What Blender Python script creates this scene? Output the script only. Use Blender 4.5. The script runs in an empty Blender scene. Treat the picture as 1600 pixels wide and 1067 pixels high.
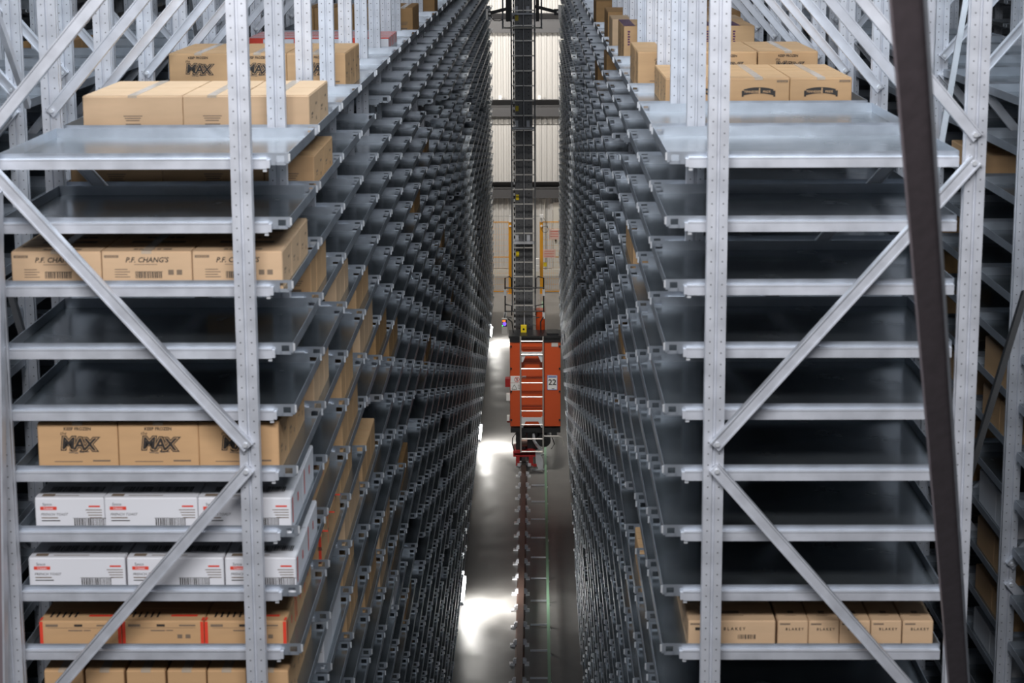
import bpy, math, random
from mathutils import Vector, Matrix
random.seed(7)
C = bpy.context.scene.collection
D = bpy.data
sc = bpy.context.scene
H = 10.5                      # eye height above the warehouse floor

# ------------------------------------------------------------------ camera
F_ = Vector((-0.012, 0.98, -0.201)); 
pitch, yaw, roll = 0.202339939, -0.012098907, -0.004482375
cp, sp, cy, sy = math.cos(pitch), math.sin(pitch), math.cos(yaw), math.sin(yaw)
F_ = Vector((sy*cp, cy*cp, -sp)); R0 = Vector((cy, -sy, 0)); U0 = R0.cross(F_)
R_ = R0*math.cos(roll) + U0*math.sin(roll); U_ = U0*math.cos(roll) - R0*math.sin(roll)
cam = D.cameras.new('camera'); co = D.objects.new('camera', cam); C.objects.link(co)
M = Matrix((R_, U_, -F_)).transposed().to_4x4(); M.translation = (0, 0, H)
co.matrix_world = M
cam.sensor_width = 36; cam.lens = 3226.52/1600*36
cam.clip_start = .5; cam.clip_end = 200
cam.dof.use_dof = True; cam.dof.focus_distance = 24; cam.dof.aperture_fstop = 5.6
sc.camera = co

# ------------------------------------------------------------------ light, exposure
sc.view_settings.view_transform = 'Standard'
sc.view_settings.look = 'None'
sc.view_settings.gamma = 1
sc.view_settings.use_curve_mapping = False
sc.view_settings.exposure = 0.12
w = D.worlds.new('warehouse_air'); sc.world = w; w.use_nodes = True
bg = w.node_tree.nodes['Background']
bg.inputs[0].default_value = (.62, .68, .80, 1); bg.inputs[1].default_value = .03

def area(name, loc, target, size, power, col=(1, 1, 1)):
    l = D.lights.new(name, 'AREA'); l.shape = 'RECTANGLE'; l.size, l.size_y = size
    l.energy = power; l.color = col
    o = D.objects.new(name, l); C.objects.link(o); o.location = loc
    d = Vector(target) - Vector(loc)
    o.rotation_euler = d.to_track_quat('-Z', 'Y').to_euler()
    return o
area('hall_lamp', (-.6, 2.6, H+2.4), (-.3, 9.5, H-1.6), (6, 1.2), 720, (.97, .97, 1))
area('hall_lamp', (-.2, 10.6, H+5.0), (-.2, 11.0, H), (10, 1.2), 780, (.80, .90, 1))
area('hall_lamp', (0.0, 20.0, H+6.0), (0, 21, H), (8, 1.0), 70, (.95, .97, 1))
area('crane_fill_light', (-.25, 33.5, H-.3), (-.1, 38.5, 2.0), (.9, .9), 42, (1, .95, .88)).data.spread = math.radians(50)  # added fill without a fixture, brightens the orange crane front
area('end_light', (-3.2, 56.0, H-3.5), (-.2, 60, 1.0), (1.5, .8), 200, (1, .93, .84))  # added fill hidden behind the left rack, brightens the lower back wall
area('end_light', (-.5, 56.2, H-1.0), (-.5, 60.5, H-8), (5, .8), 520, (1, .95, .88))

# ------------------------------------------------------------------ materials
def nmat(name, col, metal=0, rough=.5, emit=0, noise=None, bump=0, spec=None):
    m = D.materials.new(name); m.use_nodes = True; nt = m.node_tree
    b = nt.nodes['Principled BSDF']
    b.inputs['Base Color'].default_value = (*col, 1)
    b.inputs['Metallic'].default_value = metal; b.inputs['Roughness'].default_value = rough
    if spec is not None: b.inputs['Specular IOR Level'].default_value = spec
    if emit:
        b.inputs['Emission Color'].default_value = (*col, 1); b.inputs['Emission Strength'].default_value = emit
    if noise:
        sc_, amt, stretch, ramt = noise
        tc = nt.nodes.new('ShaderNodeTexCoord'); mp = nt.nodes.new('ShaderNodeMapping')
        mp.inputs['Scale'].default_value = stretch
        n = nt.nodes.new('ShaderNodeTexNoise'); n.inputs['Scale'].default_value = sc_; n.inputs['Detail'].default_value = 4
        nt.links.new(tc.outputs['Object'], mp.inputs[0]); nt.links.new(mp.outputs[0], n.inputs[0])
        r = nt.nodes.new('ShaderNodeMapRange'); r.inputs[1].default_value = .3; r.inputs[2].default_value = .7
        r.inputs[3].default_value = 1-amt; r.inputs[4].default_value = 1+amt
        nt.links.new(n.outputs[0], r.inputs[0])
        mx = nt.nodes.new('ShaderNodeMix'); mx.data_type = 'RGBA'; mx.blend_type = 'MULTIPLY'; mx.inputs[0].default_value = 1
        mx.inputs[6].default_value = (*col, 1)
        nt.links.new(r.outputs[0], mx.inputs[7]); nt.links.new(mx.outputs[2], b.inputs['Base Color'])
        if ramt:
            r2 = nt.nodes.new('ShaderNodeMapRange'); r2.inputs[1].default_value = .3; r2.inputs[2].default_value = .7
            r2.inputs[3].default_value = rough-ramt; r2.inputs[4].default_value = rough+ramt
            nt.links.new(n.outputs[0], r2.inputs[0]); nt.links.new(r2.outputs[0], b.inputs['Roughness'])
        if bump:
            bp = nt.nodes.new('ShaderNodeBump'); bp.inputs['Strength'].default_value = bump; bp.inputs['Distance'].default_value = .01
            nt.links.new(n.outputs[0], bp.inputs['Height']); nt.links.new(bp.outputs[0], b.inputs['Normal'])
    return m
galv = nmat('galvanized_steel', (.60, .62, .67), .40, .45, noise=(9, .10, (1, 1, 1), .05))
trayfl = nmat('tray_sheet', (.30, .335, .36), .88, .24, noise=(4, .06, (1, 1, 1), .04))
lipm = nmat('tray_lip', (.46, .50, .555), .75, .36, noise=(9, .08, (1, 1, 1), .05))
whitezinc = nmat('bright_zinc', (.80, .82, .85), .5, .35)
brown = nmat('purple_brown_primer', (.215, .172, .185), .05, .5, noise=(3, .12, (8, 8, .6), 0))
card = nmat('cardboard', (.56, .345, .175), 0, .7, noise=(3, .06, (1, 1, 5), 0))
card2 = nmat('pale_cardboard', (.60, .41, .25), 0, .7, noise=(3, .06, (1, 1, 5), 0))
card3 = nmat('dark_cardboard', (.42, .24, .10), 0, .75, noise=(3, .08, (1, 1, 5), 0))
whitec = nmat('white_board', (.74, .74, .77), 0, .5)
ink = nmat('black_ink', (.03, .025, .022), 0, .6)
inkgrey = nmat('grey_ink', (.20, .145, .10), 0, .7)
redink = nmat('red_ink', (.75, .06, .03), 0, .5)
purple = nmat('purple_ink', (.11, .03, .09), 0, .5)
blueink = nmat('blue_ink', (.06, .12, .45), 0, .5)
whiteink = nmat('white_ink', (.85, .85, .85), 0, .5)
tapem = nmat('clear_tape', (.52, .42, .32), 0, .22, noise=(14, .12, (1, 1, 1), 0))
concrete = nmat('sealed_concrete', (.20, .195, .188), 0, .42, noise=(2.6, .22, (1, .7, 1), .07), bump=.03)
wallm = nmat('wall_sheet', (.56, .55, .535), .1, .5)
girtm = nmat('girt_grey', (.10, .10, .105), .3, .5)
plinthm = nmat('pale_plinth', (.6, .58, .53), 0, .6)
orange = nmat('orange_paint', (.60, .085, .018), 0, .38)
blackm = nmat('black_paint', (.016, .017, .019), .1, .4)
darkst = nmat('mast_steel', (.15, .155, .165), .5, .4, noise=(4, .15, (1, 1, 1), 0))
alu = nmat('ladder_aluminium', (.75, .73, .70), .6, .35)
yellow = nmat('yellow_paint', (.80, .36, .01), 0, .45)
lemon = nmat('lemon_yellow', (.85, .65, .02), 0, .4)
rustrail = nmat('rail_steel', (.13, .085, .07), .6, .42, noise=(2, .35, (1, .5, 1), .1))
greenr = nmat('green_rail', (.22, .38, .25), 0, .5)
redp = nmat('red_paint', (.35, .02, .02), 0, .4)
pinks = nmat('pink_sign', (.78, .52, .45), 0, .5)
lampm = nmat('tube_glow', (1, .98, .93), 0, .5, emit=40)
scr1 = nmat('screen_violet', (.25, .12, .8), 0, .5, emit=.8)
scr2 = nmat('screen_orange', (1, .25, .03), 0, .5, emit=.8)
scr3 = nmat('indicator_green', (.05, .9, .2), 0, .5, emit=1.5)
rubber = nmat('black_rubber', (.02, .02, .02), 0, .7)

# upright steel: the galvanised look with two columns of punched holes
def upright_material():
    m = galv.copy(); m.name = 'punched_galvanized_upright'; nt = m.node_tree
    b = nt.nodes['Principled BSDF']; src = b.inputs['Base Color'].links[0].from_socket
    tc = nt.nodes.new('ShaderNodeTexCoord'); sx = nt.nodes.new('ShaderNodeSeparateXYZ')
    nt.links.new(tc.outputs['Object'], sx.inputs[0])
    def mth(op, a, c=None, v=None):
        n = nt.nodes.new('ShaderNodeMath'); n.operation = op
        for i, q in enumerate((a, c)):
            if q is None: continue
            if isinstance(q, (int, float)): n.inputs[i].default_value = q
            else: nt.links.new(q, n.inputs[i])
        return n.outputs[0]
    ax = mth('SUBTRACT', mth('ABSOLUTE', sx.outputs[0]), .026)
    zz = mth('SUBTRACT', mth('MODULO', sx.outputs[2], .054), .027)
    d = mth('SQRT', mth('ADD', mth('MULTIPLY', ax, ax), mth('MULTIPLY', zz, zz)))
    hole = mth('MULTIPLY', mth('LESS_THAN', d, .0036), mth('LESS_THAN', sx.outputs[1], -.03))
    mx = nt.nodes.new('ShaderNodeMix'); mx.data_type = 'RGBA'
    nt.links.new(hole, mx.inputs[0]); nt.links.new(src, mx.inputs[6]); mx.inputs[7].default_value = (.13, .13, .14, 1)
    nt.links.new(mx.outputs[2], b.inputs['Base Color'])
    return m
uprm = upright_material()

# ------------------------------------------------------------------ mesh helpers
class MB:
    def __init__(s): s.v = []; s.f = []; s.m = []
    def quad(s, a, b, c, d, m=0):
        n = len(s.v); s.v += [a, b, c, d]; s.f.append((n, n+1, n+2, n+3)); s.m.append(m)
    def box(s, x0, x1, y0, y1, z0, z1, m=0):
        if x0 > x1: x0, x1 = x1, x0
        n = len(s.v)
        s.v += [(x0,y0,z0),(x1,y0,z0),(x1,y1,z0),(x0,y1,z0),(x0,y0,z1),(x1,y0,z1),(x1,y1,z1),(x0,y1,z1)]
        for f in ((0,3,2,1),(4,5,6,7),(0,1,5,4),(1,2,6,5),(2,3,7,6),(3,0,4,7)):
            s.f.append(tuple(n+i for i in f)); s.m.append(m)
        return s
    def cbox(s, x0, x1, y0, y1, z0, z1, c, m=0):
        """box whose upright edges and top rim are chamfered by c"""
        if x0 > x1: x0, x1 = x1, x0
        def ring(z, i):
            a, b, e, g = x0+i, x1-i, y0+i, y1-i
            return [(a+c,e,z),(b-c,e,z),(b,e+c,z),(b,g-c,z),(b-c,g,z),(a+c,g,z),(a,g-c,z),(a,e+c,z)]
        n = len(s.v); s.v += ring(z0, 0)+ring(z1-c, 0)+ring(z1, c)
        for l in range(2):
            for i in range(8):
                j = (i+1) % 8; s.f.append((n+l*8+i, n+l*8+j, n+l*8+8+j, n+l*8+8+i)); s.m.append(m)
        s.f.append(tuple(n+16+i for i in range(8))); s.m.append(m)
        s.f.append(tuple(n+7-i for i in range(8))); s.m.append(m)
        return s
    def bar(s, p, q, wd, th, m=0, up=(0, 1, 0)):
        """rectangular bar from p to q; th is measured along up"""
        p, q = Vector(p), Vector(q); d = (q-p).normalized(); u = Vector(up)
        a = d.cross(u).normalized()*wd/2; b = a.cross(d).normalized()*th/2
        n = len(s.v)
        for c in (p, q):
            for (i, j) in ((-1,-1),(1,-1),(1,1),(-1,1)): s.v.append(tuple(c+a*i+b*j))
        for f in ((0,3,2,1),(4,5,6,7),(0,1,5,4),(1,2,6,5),(2,3,7,6),(3,0,4,7)):
            s.f.append(tuple(n+i for i in f)); s.m.append(m)
        return s
    def tube(s, pts, r, n=8, m=0):
        pts = [Vector(p) for p in pts]; base = len(s.v)
        for i, p in enumerate(pts):
            d = (pts[min(i+1, len(pts)-1)]-pts[max(i-1, 0)]).normalized()
            u = Vector((0, 0, 1)) if abs(d.z) < .9 else Vector((1, 0, 0))
            a = d.cross(u).normalized(); b = a.cross(d)
            for k in range(n):
                t = 2*math.pi*k/n; s.v.append(tuple(p+a*r*math.cos(t)+b*r*math.sin(t)))
        for i in range(len(pts)-1):
            for k in range(n):
                j = (k+1) % n; s.f.append((base+i*n+k, base+i*n+j, base+(i+1)*n+j, base+(i+1)*n+k)); s.m.append(m)
        s.f.append(tuple(base+k for k in range(n))[::-1]); s.m.append(m)
        s.f.append(tuple(base+(len(pts)-1)*n+k for k in range(n))); s.m.append(m)
        return s
    def extrude(s, poly, z0, z1, m=0):
        n = len(s.v); k = len(poly)
        s.v += [(x, y, z0) for x, y in poly]+[(x, y, z1) for x, y in poly]
        for i in range(k):
            j = (i+1) % k; s.f.append((n+i, n+j, n+k+j, n+k+i)); s.m.append(m)
        s.f.append(tuple(range(n+k, n+2*k))); s.m.append(m)
        s.f.append(tuple(range(n+k-1, n-1, -1))); s.m.append(m)
        return s
    def prism_xz(s, poly, y0, y1, m=0):
        n = len(s.v); k = len(poly)
        s.v += [(x, y0, z) for x, z in poly]+[(x, y1, z) for x, z in poly]
        for i in range(k):
            j = (i+1) % k; s.f.append((n+i, n+k+i, n+k+j, n+j)); s.m.append(m)
        s.f.append(tuple(range(n, n+k))); s.m.append(m)
        s.f.append(tuple(range(n+2*k-1, n+k-1, -1))); s.m.append(m)
        return s
    def add(s, o, off=(0, 0, 0), mirror=False):
        n = len(s.v); sx = -1 if mirror else 1
        s.v += [(sx*x+off[0], y+off[1], z+off[2]) for x, y, z in o.v]
        s.f += [tuple(n+i for i in (f[::-1] if mirror else f)) for f in o.f]; s.m += o.m
        return s
    def mesh(s, name, mats):
        me = D.meshes.new(name); me.from_pydata(s.v, [], s.f)
        mats = mats if isinstance(mats, (list, tuple)) else [mats]
        for m in mats: me.materials.append(m)
        if len(mats) > 1: me.polygons.foreach_set('material_index', s.m)
        me.update(); return me
def put(name, me, parent=None, loc=(0, 0, 0), rz=0):
    o = D.objects.new(name, me); C.objects.link(o); o.location = loc
    if rz: o.rotation_euler = (0, 0, rz)
    if parent: o.parent = parent
    return o
def part(name, mb, mats, parent=None, loc=(0, 0, 0)): return put(name, mb.mesh(name, mats), parent, loc)
def tag(o, label=None, cat=None, group=None, kind=None):
    if label: o['label'] = label
    if cat: o['category'] = cat
    if group: o['group'] = group
    if kind: o['kind'] = kind
    return o
def empty(name, loc, label, cat, group=None):
    o = D.objects.new(name, None); C.objects.link(o); o.location = loc; o.empty_display_size = .2
    return tag(o, label, cat, group)

# flat lettering: returns (verts, faces) in the xy plane
_tc = {}
def text_data(txt, size, offset=0.0, shear=0.0, align='CENTER', sx=1.0):
    key = (txt, size, offset, shear, align, sx)
    if key in _tc: return _tc[key]
    c = D.curves.new('lettering', 'FONT'); c.body = txt; c.size = size; c.offset = offset; c.shear = shear
    c.align_x = align; c.fill_mode = 'BOTH'; c.resolution_u = 2
    o = D.objects.new('lettering', c); C.objects.link(o)
    me = D.meshes.new_from_object(o)
    vs = [(v.co.x*sx, v.co.y) for v in me.vertices]; fs = [tuple(p.vertices) for p in me.polygons]
    D.objects.remove(o); D.meshes.remove(me); D.curves.remove(c)
    _tc[key] = (vs, fs); return vs, fs
def put_text(mb, txt, x, z, y, size, m=0, plane='front', arch=0, **kw):
    vs, fs = text_data(txt, size, **kw); n = len(mb.v)
    for a, b in vs:
        if arch: b = b + arch*(1-(a*2.0/max(.01, kw.get('wid', .2)))**2) if False else b
        if plane == 'front': mb.v.append((x+a, y, z+b))
        elif plane == 'top': mb.v.append((x+a, z+b, y))
        elif plane == 'sidex': mb.v.append((y, x+a, z+b))
        elif plane == 'sidexneg': mb.v.append((y, x-a, z+b))
    for f in fs: mb.f.append(tuple(n+i for i in f)); mb.m.append(m)
def rect(mb, x0, x1, z0, z1, y, m=0, plane='front'):
    if plane == 'front': mb.quad((x0,y,z0),(x1,y,z0),(x1,y,z1),(x0,y,z1), m)
    elif plane == 'top': mb.quad((x0,z0,y),(x1,z0,y),(x1,z1,y),(x0,z1,y), m)
    else: mb.quad((y,x0,z0),(y,x1,z0),(y,x1,z1),(y,x0,z1), m)
def barcode(mb, x0, x1, z0, z1, y, m=0, plane='front', seed=1):
    r = random.Random(seed); x = x0
    while x < x1-.003:
        wd = r.choice((.0025, .004, .006)); rect(mb, x, min(x+wd, x1), z0, z1, y, m, plane); x += wd+r.choice((.003, .0045))

# ------------------------------------------------------------------ setting
fl = part('floor', MB().box(-14, 14, 2, 61.6, -.15, 0), concrete); tag(fl, kind='structure')
YW = 61.0
wb = MB(); wb.box(-14, 14, YW+.06, YW+.3, 0, 16)
wall = part('wall_back', wb, wallm); tag(wall, kind='structure')
# ribbed sheet panels on the back wall
def panel_mesh():
    m = MB(); n = 7; pw = 1.12
    prof = [(0, 0)]
    for i in range(n):
        x = pw*i/n
        prof += [(x+.02, 0), (x+.035, -.03), (x+.09, -.03), (x+.105, 0)]
    prof += [(pw-.004, 0), (pw-.004, .05), (0, .05)]
    m.extrude(prof, 0, 1); return m.mesh('panel', wallm)
pm = panel_mesh()
zs = [.22, 2.36, 4.52, 4.56, 7.3, 13]
for (za, zb) in ((.22, 2.36), (2.7, 4.50), (4.54, 4.78), (5.1, 7.2), (7.6, 13)):
    for i in range(-5, 5):
        o = put('panel', pm, wall, (i*1.12-.1, YW, za)); o.scale = (1, 1, zb-za)
for k, (z0, z1) in enumerate(((2.365, 2.68), (4.78, 5.10), (7.22, 7.60), (10.0, 10.4))):
    t = part('trim_%d' % (k+1), MB().box(-6, 6, YW-.22, YW+.05, z0, z1).box(-6, 6, YW-.24, YW-.22, z0, z0+.03).box(-6, 6, YW-.24, YW-.22, z1-.03, z1).bar((-6, YW-.12, z1+.08), (6, YW-.12, z1+.08), .30, .02, 0, (0, .62, .78)), girtm)  # sloped strip above each beam: shading there put into its dark grey
    tag(t, kind='structure')
b_ = part('baseboard_back', MB().box(-6, 6, YW-.08, YW+.05, 0, .2), plinthm); tag(b_, kind='structure')
for s in (-1, 1):
    w_ = part('wall_left' if s < 0 else 'wall_right', MB().box(s*14, s*14.2, 2, 61.6, 0, 16), wallm); tag(w_, kind='structure')
dm = MB().box(.46, .50, YW-.07, YW-.03, .2, 2.22).box(.46, 1.50, YW-.07, YW-.03, 2.18, 2.22).box(1.46, 1.5, YW-.07, YW-.03, .2, 2.22)
dr = part('door_1', MB().box(.50, 1.46, YW-.055, YW-.032, .05, 2.18), plinthm); tag(dr, kind='structure')
part('door_frame', dm, alu, dr); part('door_handle', MB().box(.55, .60, YW-.1, YW-.055, 1.05, 1.12), blackm, dr)

# ------------------------------------------------------------------ racks
Y0, P, TD, Z0, LH = 9.564, 1.346, 1.177, -1.065, .30
W = 1.352
NB = 34
def lipz(k): return H+Z0-LH*k
NK = 31

def plate(m, y0, y1, mi=0):
    """end lip with a square hole near the aisle corner"""
    m.box(.10, W, y0, y1, -.052, 0, mi)
    m.box(.0, .020, y0, y1, -.050, 0, mi); m.box(.056, .10, y0, y1, -.058, 0, mi)
    m.box(.020, .056, y0, y1, -.014, 0, mi); m.box(.012, .062, y0, y1, -.058, -.042, mi)
    return m
def pan(m, mi=0, mo=1):
    m.box(0, W, .002, TD-.002, -.052, -.050, mi)
    m.box(0, .003, .003, TD-.003, -.050, 0, mo); m.box(W-.003, W, .003, TD-.003, -.050, 0, mo)
    m.box(-.008, .001, -.004, .004, -.040, -.004, 2); m.box(-.008, .001, TD-.004, TD+.004, -.040, -.004, 2)
    return m
def beam(m, y, s, mi=0):
    m.box(.10, W-.005, y-.030*s if s > 0 else y, y if s > 0 else y+.030, -.072, -.024, mi)
    m.box(.10, W-.005, y-.034 if s > 0 else y+.030, y-.030 if s > 0 else y+.034, -.030, -.024, mi)
    m.box(.085, .10, y-.028 if s > 0 else y+.002, y-.002 if s > 0 else y+.028, -.068, -.030, mi)
    m.box(.10, .118, y-.022 if s > 0 else y+.004, y-.006 if s > 0 else y+.02, -.086, -.072, 1)
    return m
meshes = {}
for mir in (False, True):
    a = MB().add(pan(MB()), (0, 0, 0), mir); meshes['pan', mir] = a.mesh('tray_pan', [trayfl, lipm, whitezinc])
    a = MB().add(plate(MB(), 0, .003), (0, 0, 0), mir); meshes['front', mir] = a.mesh('front_lip', lipm)
    a = MB().add(plate(MB(), TD-.003, TD), (0, 0, 0), mir); meshes['back', mir] = a.mesh('back_lip', lipm)
    a = MB().add(beam(MB(), 0, 1), (0, 0, 0), mir); meshes['beamf', mir] = a.mesh('support_beam', [galv, whitezinc])
    a = MB().add(beam(MB(), TD, -1), (0, 0, 0), mir); meshes['beamb', mir] = a.mesh('support_beam', [galv, whitezinc])
    full = pan(MB()); plate(full, 0, .003, 1); plate(full, TD-.003, TD, 1)
    bm_ = beam(MB(), 0, 1, 1); beam(bm_, TD, -1, 1); bm_.m = [x+0 if x == 1 else x for x in bm_.m]
    full.add(bm_)
    meshes['full', mir] = MB().add(full, (0, 0, 0), mir); meshes['fullme', mir] = meshes['full', mir].mesh('shelf_tray', [trayfl, lipm, whitezinc])

post_poly = [(-.047, -.036), (-.008, -.036), (-.005, -.022), (.005, -.022), (.008, -.036), (.047, -.036),
             (.047, -.010), (.042, -.008), (.042, .008), (.047, .010), (.047, .034), (-.047, .034), (-.047, .010), (-.042, .008), (-.042, -.008), (-.047, -.010)]
post_me = MB().extrude(post_poly, 0, H+1.6).mesh('upright_post', uprm)
foot_me = MB().box(-.07, .07, -.06, .06, 0, .012).mesh('foot_plate', galv)
def brace_mesh(dx, dz):
    m = MB(); p, q = Vector((0, 0, 0)), Vector((dx, 0, dz))
    m.bar(p, q, .055, .044, 0, (0, 1, 0))
    d = (q-p).normalized(); nrm = Vector((-d.z, 0, d.x));
    if nrm.z < 0: nrm = -nrm
    for sg in (1, -1):
        off = nrm*.0245*sg + Vector((0, -.026, 0)); m.bar(p+off, q+off, .006, .012, 0, (0, 1, 0))
    for e in (p+d*.02, q-d*.02): m.tube([e+Vector((0, -.040, 0)), e+Vector((0, -.012, 0))], .011, 8, 1)
    return m.mesh('diagonal_brace', [galv, whitezinc])

RACKS = {
 'L1': dict(xa=-1.151, s=-1, pi=.207, po=1.385, label='tall galvanized steel rack on the left side of the centre aisle'),
 'R1': dict(xa=.607, s=1, pi=.228, po=1.403, label='tall galvanized steel rack on the right side of the centre aisle'),
 'L2': dict(xa=-4.42, s=1, pi=.21, po=1.36, label='second galvanized rack standing behind the left aisle rack'),
 'R2': dict(xa=4.245, s=-1, pi=.21, po=1.36, label='dim galvanized rack with cartons beyond the right aisle rack'),
}
def visible(X, Y, z):
    v = Vector((X, Y, z-H)); d = v.dot(F_); 
    if d < 1: return None
    return 800+3226.5*v.dot(R_)/d, 533.5-3226.5*v.dot(U_)/d
want = [('L1', 1, 3, 'kraft'), ('L1', 1, 5, 'logo'), ('L1', 1, 7, 'orange'), ('L1', 2, 4, 'logo'), ('L1', 2, 7, 'kraft'), ('L1', 1, 8, 'orange'),
        ('L1', 2, 8, 'kraft'), ('L1', 3, 6, 'plain'), ('L1', 2, 9, 'logo'), ('L1', 1, 9, 'kraft'), ('L1', 3, 9, 'kraft'), ('L1', 2, 6, 'kraft'),
        ('L1', 3, 5, 'kraft'), ('L1', 3, 11, 'logo'), ('L1', 2, 11, 'kraft'), ('L1', 4, 10, 'kraft'), ('L1', 4, 13, 'logo'), ('L1', 5, 8, 'dark'),
        ('L1', 1, 10, 'white'), ('L1', 2, 10, 'kraft'), ('L1', 3, 12, 'kraft'), ('L1', 4, 12, 'plain'), ('L1', 5, 14, 'kraft'), ('L1', 4, 7, 'dark'),
        ('L1', 5, 15, 'white'), ('L1', 6, 17, 'kraft'), ('L1', 5, 17, 'logo'), ('L1', 7, 20, 'kraft'), ('L1', 6, 13, 'dark'), ('L1', 8, 6, 'dark'),
        ('L1', 10, 5, 'dark'), ('L1', 9, 12, 'dark'), ('L1', 12, 10, 'dark'), ('L1', 14, 14, 'dark'), ('L1', 20, 22, 'dark'), ('L1', 24, 25, 'dark'),
        ('R1', 3, 4, 'kraft'), ('R1', 4, 7, 'dark'), ('R1', 5, 10, 'kraft'), ('R1', 3, 12, 'dark'), ('R1', 9, 2, 'dark'), ('R1', 7, 1, 'dark'),
        ('R1', 8, 15, 'dark'), ('R1', 26, 12, 'dark'), ('R1', 25, 14, 'kraft'), ('R1', 2, 10, 'kraft')]
LOADS = {t[:3] for t in want} | {('R1', 6, 0)}
# some levels deeper in the aisle carry no tray (taller loads fitted there once)
rg_ = random.Random(21)
KEEP = set()
GONE = {(rn, i, k) for rn in ('L1', 'R1') for i in range(2, NB) for k in range(1, NK) if rg_.random() < .05}
for rn, r in RACKS.items():
    root = empty('storage_rack', (r['xa'], Y0, 0), r['label'], 'rack', 'storage racks of the warehouse'); r['root'] = root
    s = r['s']; mir = s < 0
    # uprights and braces
    dxp = r['po']-r['pi']
    A = brace_mesh(-s*dxp, -1.35); B = brace_mesh(s*dxp, -1.35)
    for i in range(NB+1):
        yy = i*P-.085
        for off in (r['pi'], r['po']):
            put('upright_post', post_me, root, (s*off, yy, 0))
        for n in range(4):
            if n < 3 or i < 1:
                for top, me, o0 in ((-.99+1.35-2.9*n, B, r['pi']), (-1.09-2.9*n, A, r['po'])):
                    if H+top-1.35 < .1: continue
                    put('diagonal_brace', me, root, (s*o0, yy-.045, H+top))
    # trays: the ones that show largest are parts, the rest one joined part
    cand = []
    for i in range(NB):
        for k in range(NK):
            if (rn, i, k) in GONE and (rn, i, k) not in LOADS: continue
            c = visible(r['xa']+s*.6, Y0+i*P, lipz(k))
            e = visible(r['xa']+s*.0, Y0+i*P+TD, lipz(k))
            vis = (-40 < c[1] < 1200 or -40 < e[1] < 1080)
            if rn in ('L2', 'R2'): vis = vis and -80 < c[0] < 1680 and (rn == 'R2' or k < 3 or i > 40)
            cand.append((0 if vis else 1, (Y0+i*P)+.15*k, i, k))
    cand.sort(); nmax = 300 if rn in ('L1', 'R1') else 90
    rest = MB()
    for n, (v, _, i, k) in enumerate(cand):
        loc = (0, i*P, lipz(k))
        if n < nmax and v == 0:
            if n < 64 and rn in ('L1', 'R1'):
                t = put('shelf_tray', meshes['pan', mir], root, loc)
                put('front_lip', meshes['front', mir], t); put('back_lip', meshes['back', mir], t)
                put('support_beam', meshes['beamf', mir], t); put('support_beam', meshes['beamb', mir], t)
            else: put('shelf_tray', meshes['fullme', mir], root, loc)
        else: rest.add(meshes['full', mir], loc)
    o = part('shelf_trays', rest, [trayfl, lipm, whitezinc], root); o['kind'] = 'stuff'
# farther racks across the neighbouring aisles
for rn, xa, s in (('far left', -6.25, -1), ('far right', 6.05, 1)):
    root = empty('storage_rack', (xa, Y0, 0), 'dark storage rack at the %s, across the next aisle' % rn, 'rack', 'storage racks of the warehouse')
    rest = MB()
    for i in range(5, 34):
        for k in range(0, 8): rest.add(meshes['full', s < 0], (0, i*P, lipz(k)))
    o = part('shelf_trays', rest, [trayfl, lipm, whitezinc], root); o['kind'] = 'stuff'
    for i in range(5, 34):
        for off in (.21, 1.38): put('upright_post', post_me, root, (s*off, i*P-.085, 0))

# long steep braces in the flue behind the racks
def flue(p, q, label, th=.05, m=None):
    rk = RACKS['L1' if p[0] < 0 else 'R1']
    o = part('flue_brace', MB().bar(p, q, th, .03, 0, (1, 0, 0)), m or galv, rk['root'], (-rk['xa'], -Y0, 0)); o['label'] = label
def at(x, y, Y):
    d = F_+R_*((x-800)/3226.52)-U_*((y-533.5)/3226.52); t = Y/d.y
    return Vector((d.x*t, Y, H+d.z*t))
flue(at(-6, 20, 11.3), at(44, 165, 11.8), 'steep steel brace in the gap behind the left rack, nearest the camera')
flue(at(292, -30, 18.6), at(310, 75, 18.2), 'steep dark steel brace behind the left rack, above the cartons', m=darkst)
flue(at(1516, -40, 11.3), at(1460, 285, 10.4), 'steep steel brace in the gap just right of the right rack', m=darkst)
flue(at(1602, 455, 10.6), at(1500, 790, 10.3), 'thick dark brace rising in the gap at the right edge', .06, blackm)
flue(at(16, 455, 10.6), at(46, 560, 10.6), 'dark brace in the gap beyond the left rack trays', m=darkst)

# purple-brown raking column in the foreground
def column(name, p0, p1, wd, label):
    p0, p1 = Vector(p0), Vector(p1); m = MB()
    m.bar(p0, p1, wd, .035, 0, (0, 1, 0))
    root = part(name, m, brown); tag(root, label, 'column', 'brown raking columns in front of the racks')
    d = (p1-p0).normalized(); a = d.cross(Vector((0, 1, 0))).normalized()
    if a.x < 0: a = -a
    e = MB(); e.bar(p0+a*(wd/2+.005)+Vector((0, .02, 0)), p1+a*(wd/2+.005)+Vector((0, .02, 0)), .010, .075, 0, (0, 1, 0))
    o = part('edge_flange', e, galv, root); o['label'] = 'bare pale steel edge of the column'
    return root
column('raking_column', at(1410, -70, 5.45), at(1501, 1130, 9.32), .0845, 'purple-brown raking steel column crossing the right rack')
column('raking_column', at(-14, 300, 9.2), at(-2, 1200, 9.35), .06, 'purple-brown steel column at the left edge of the view')

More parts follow.
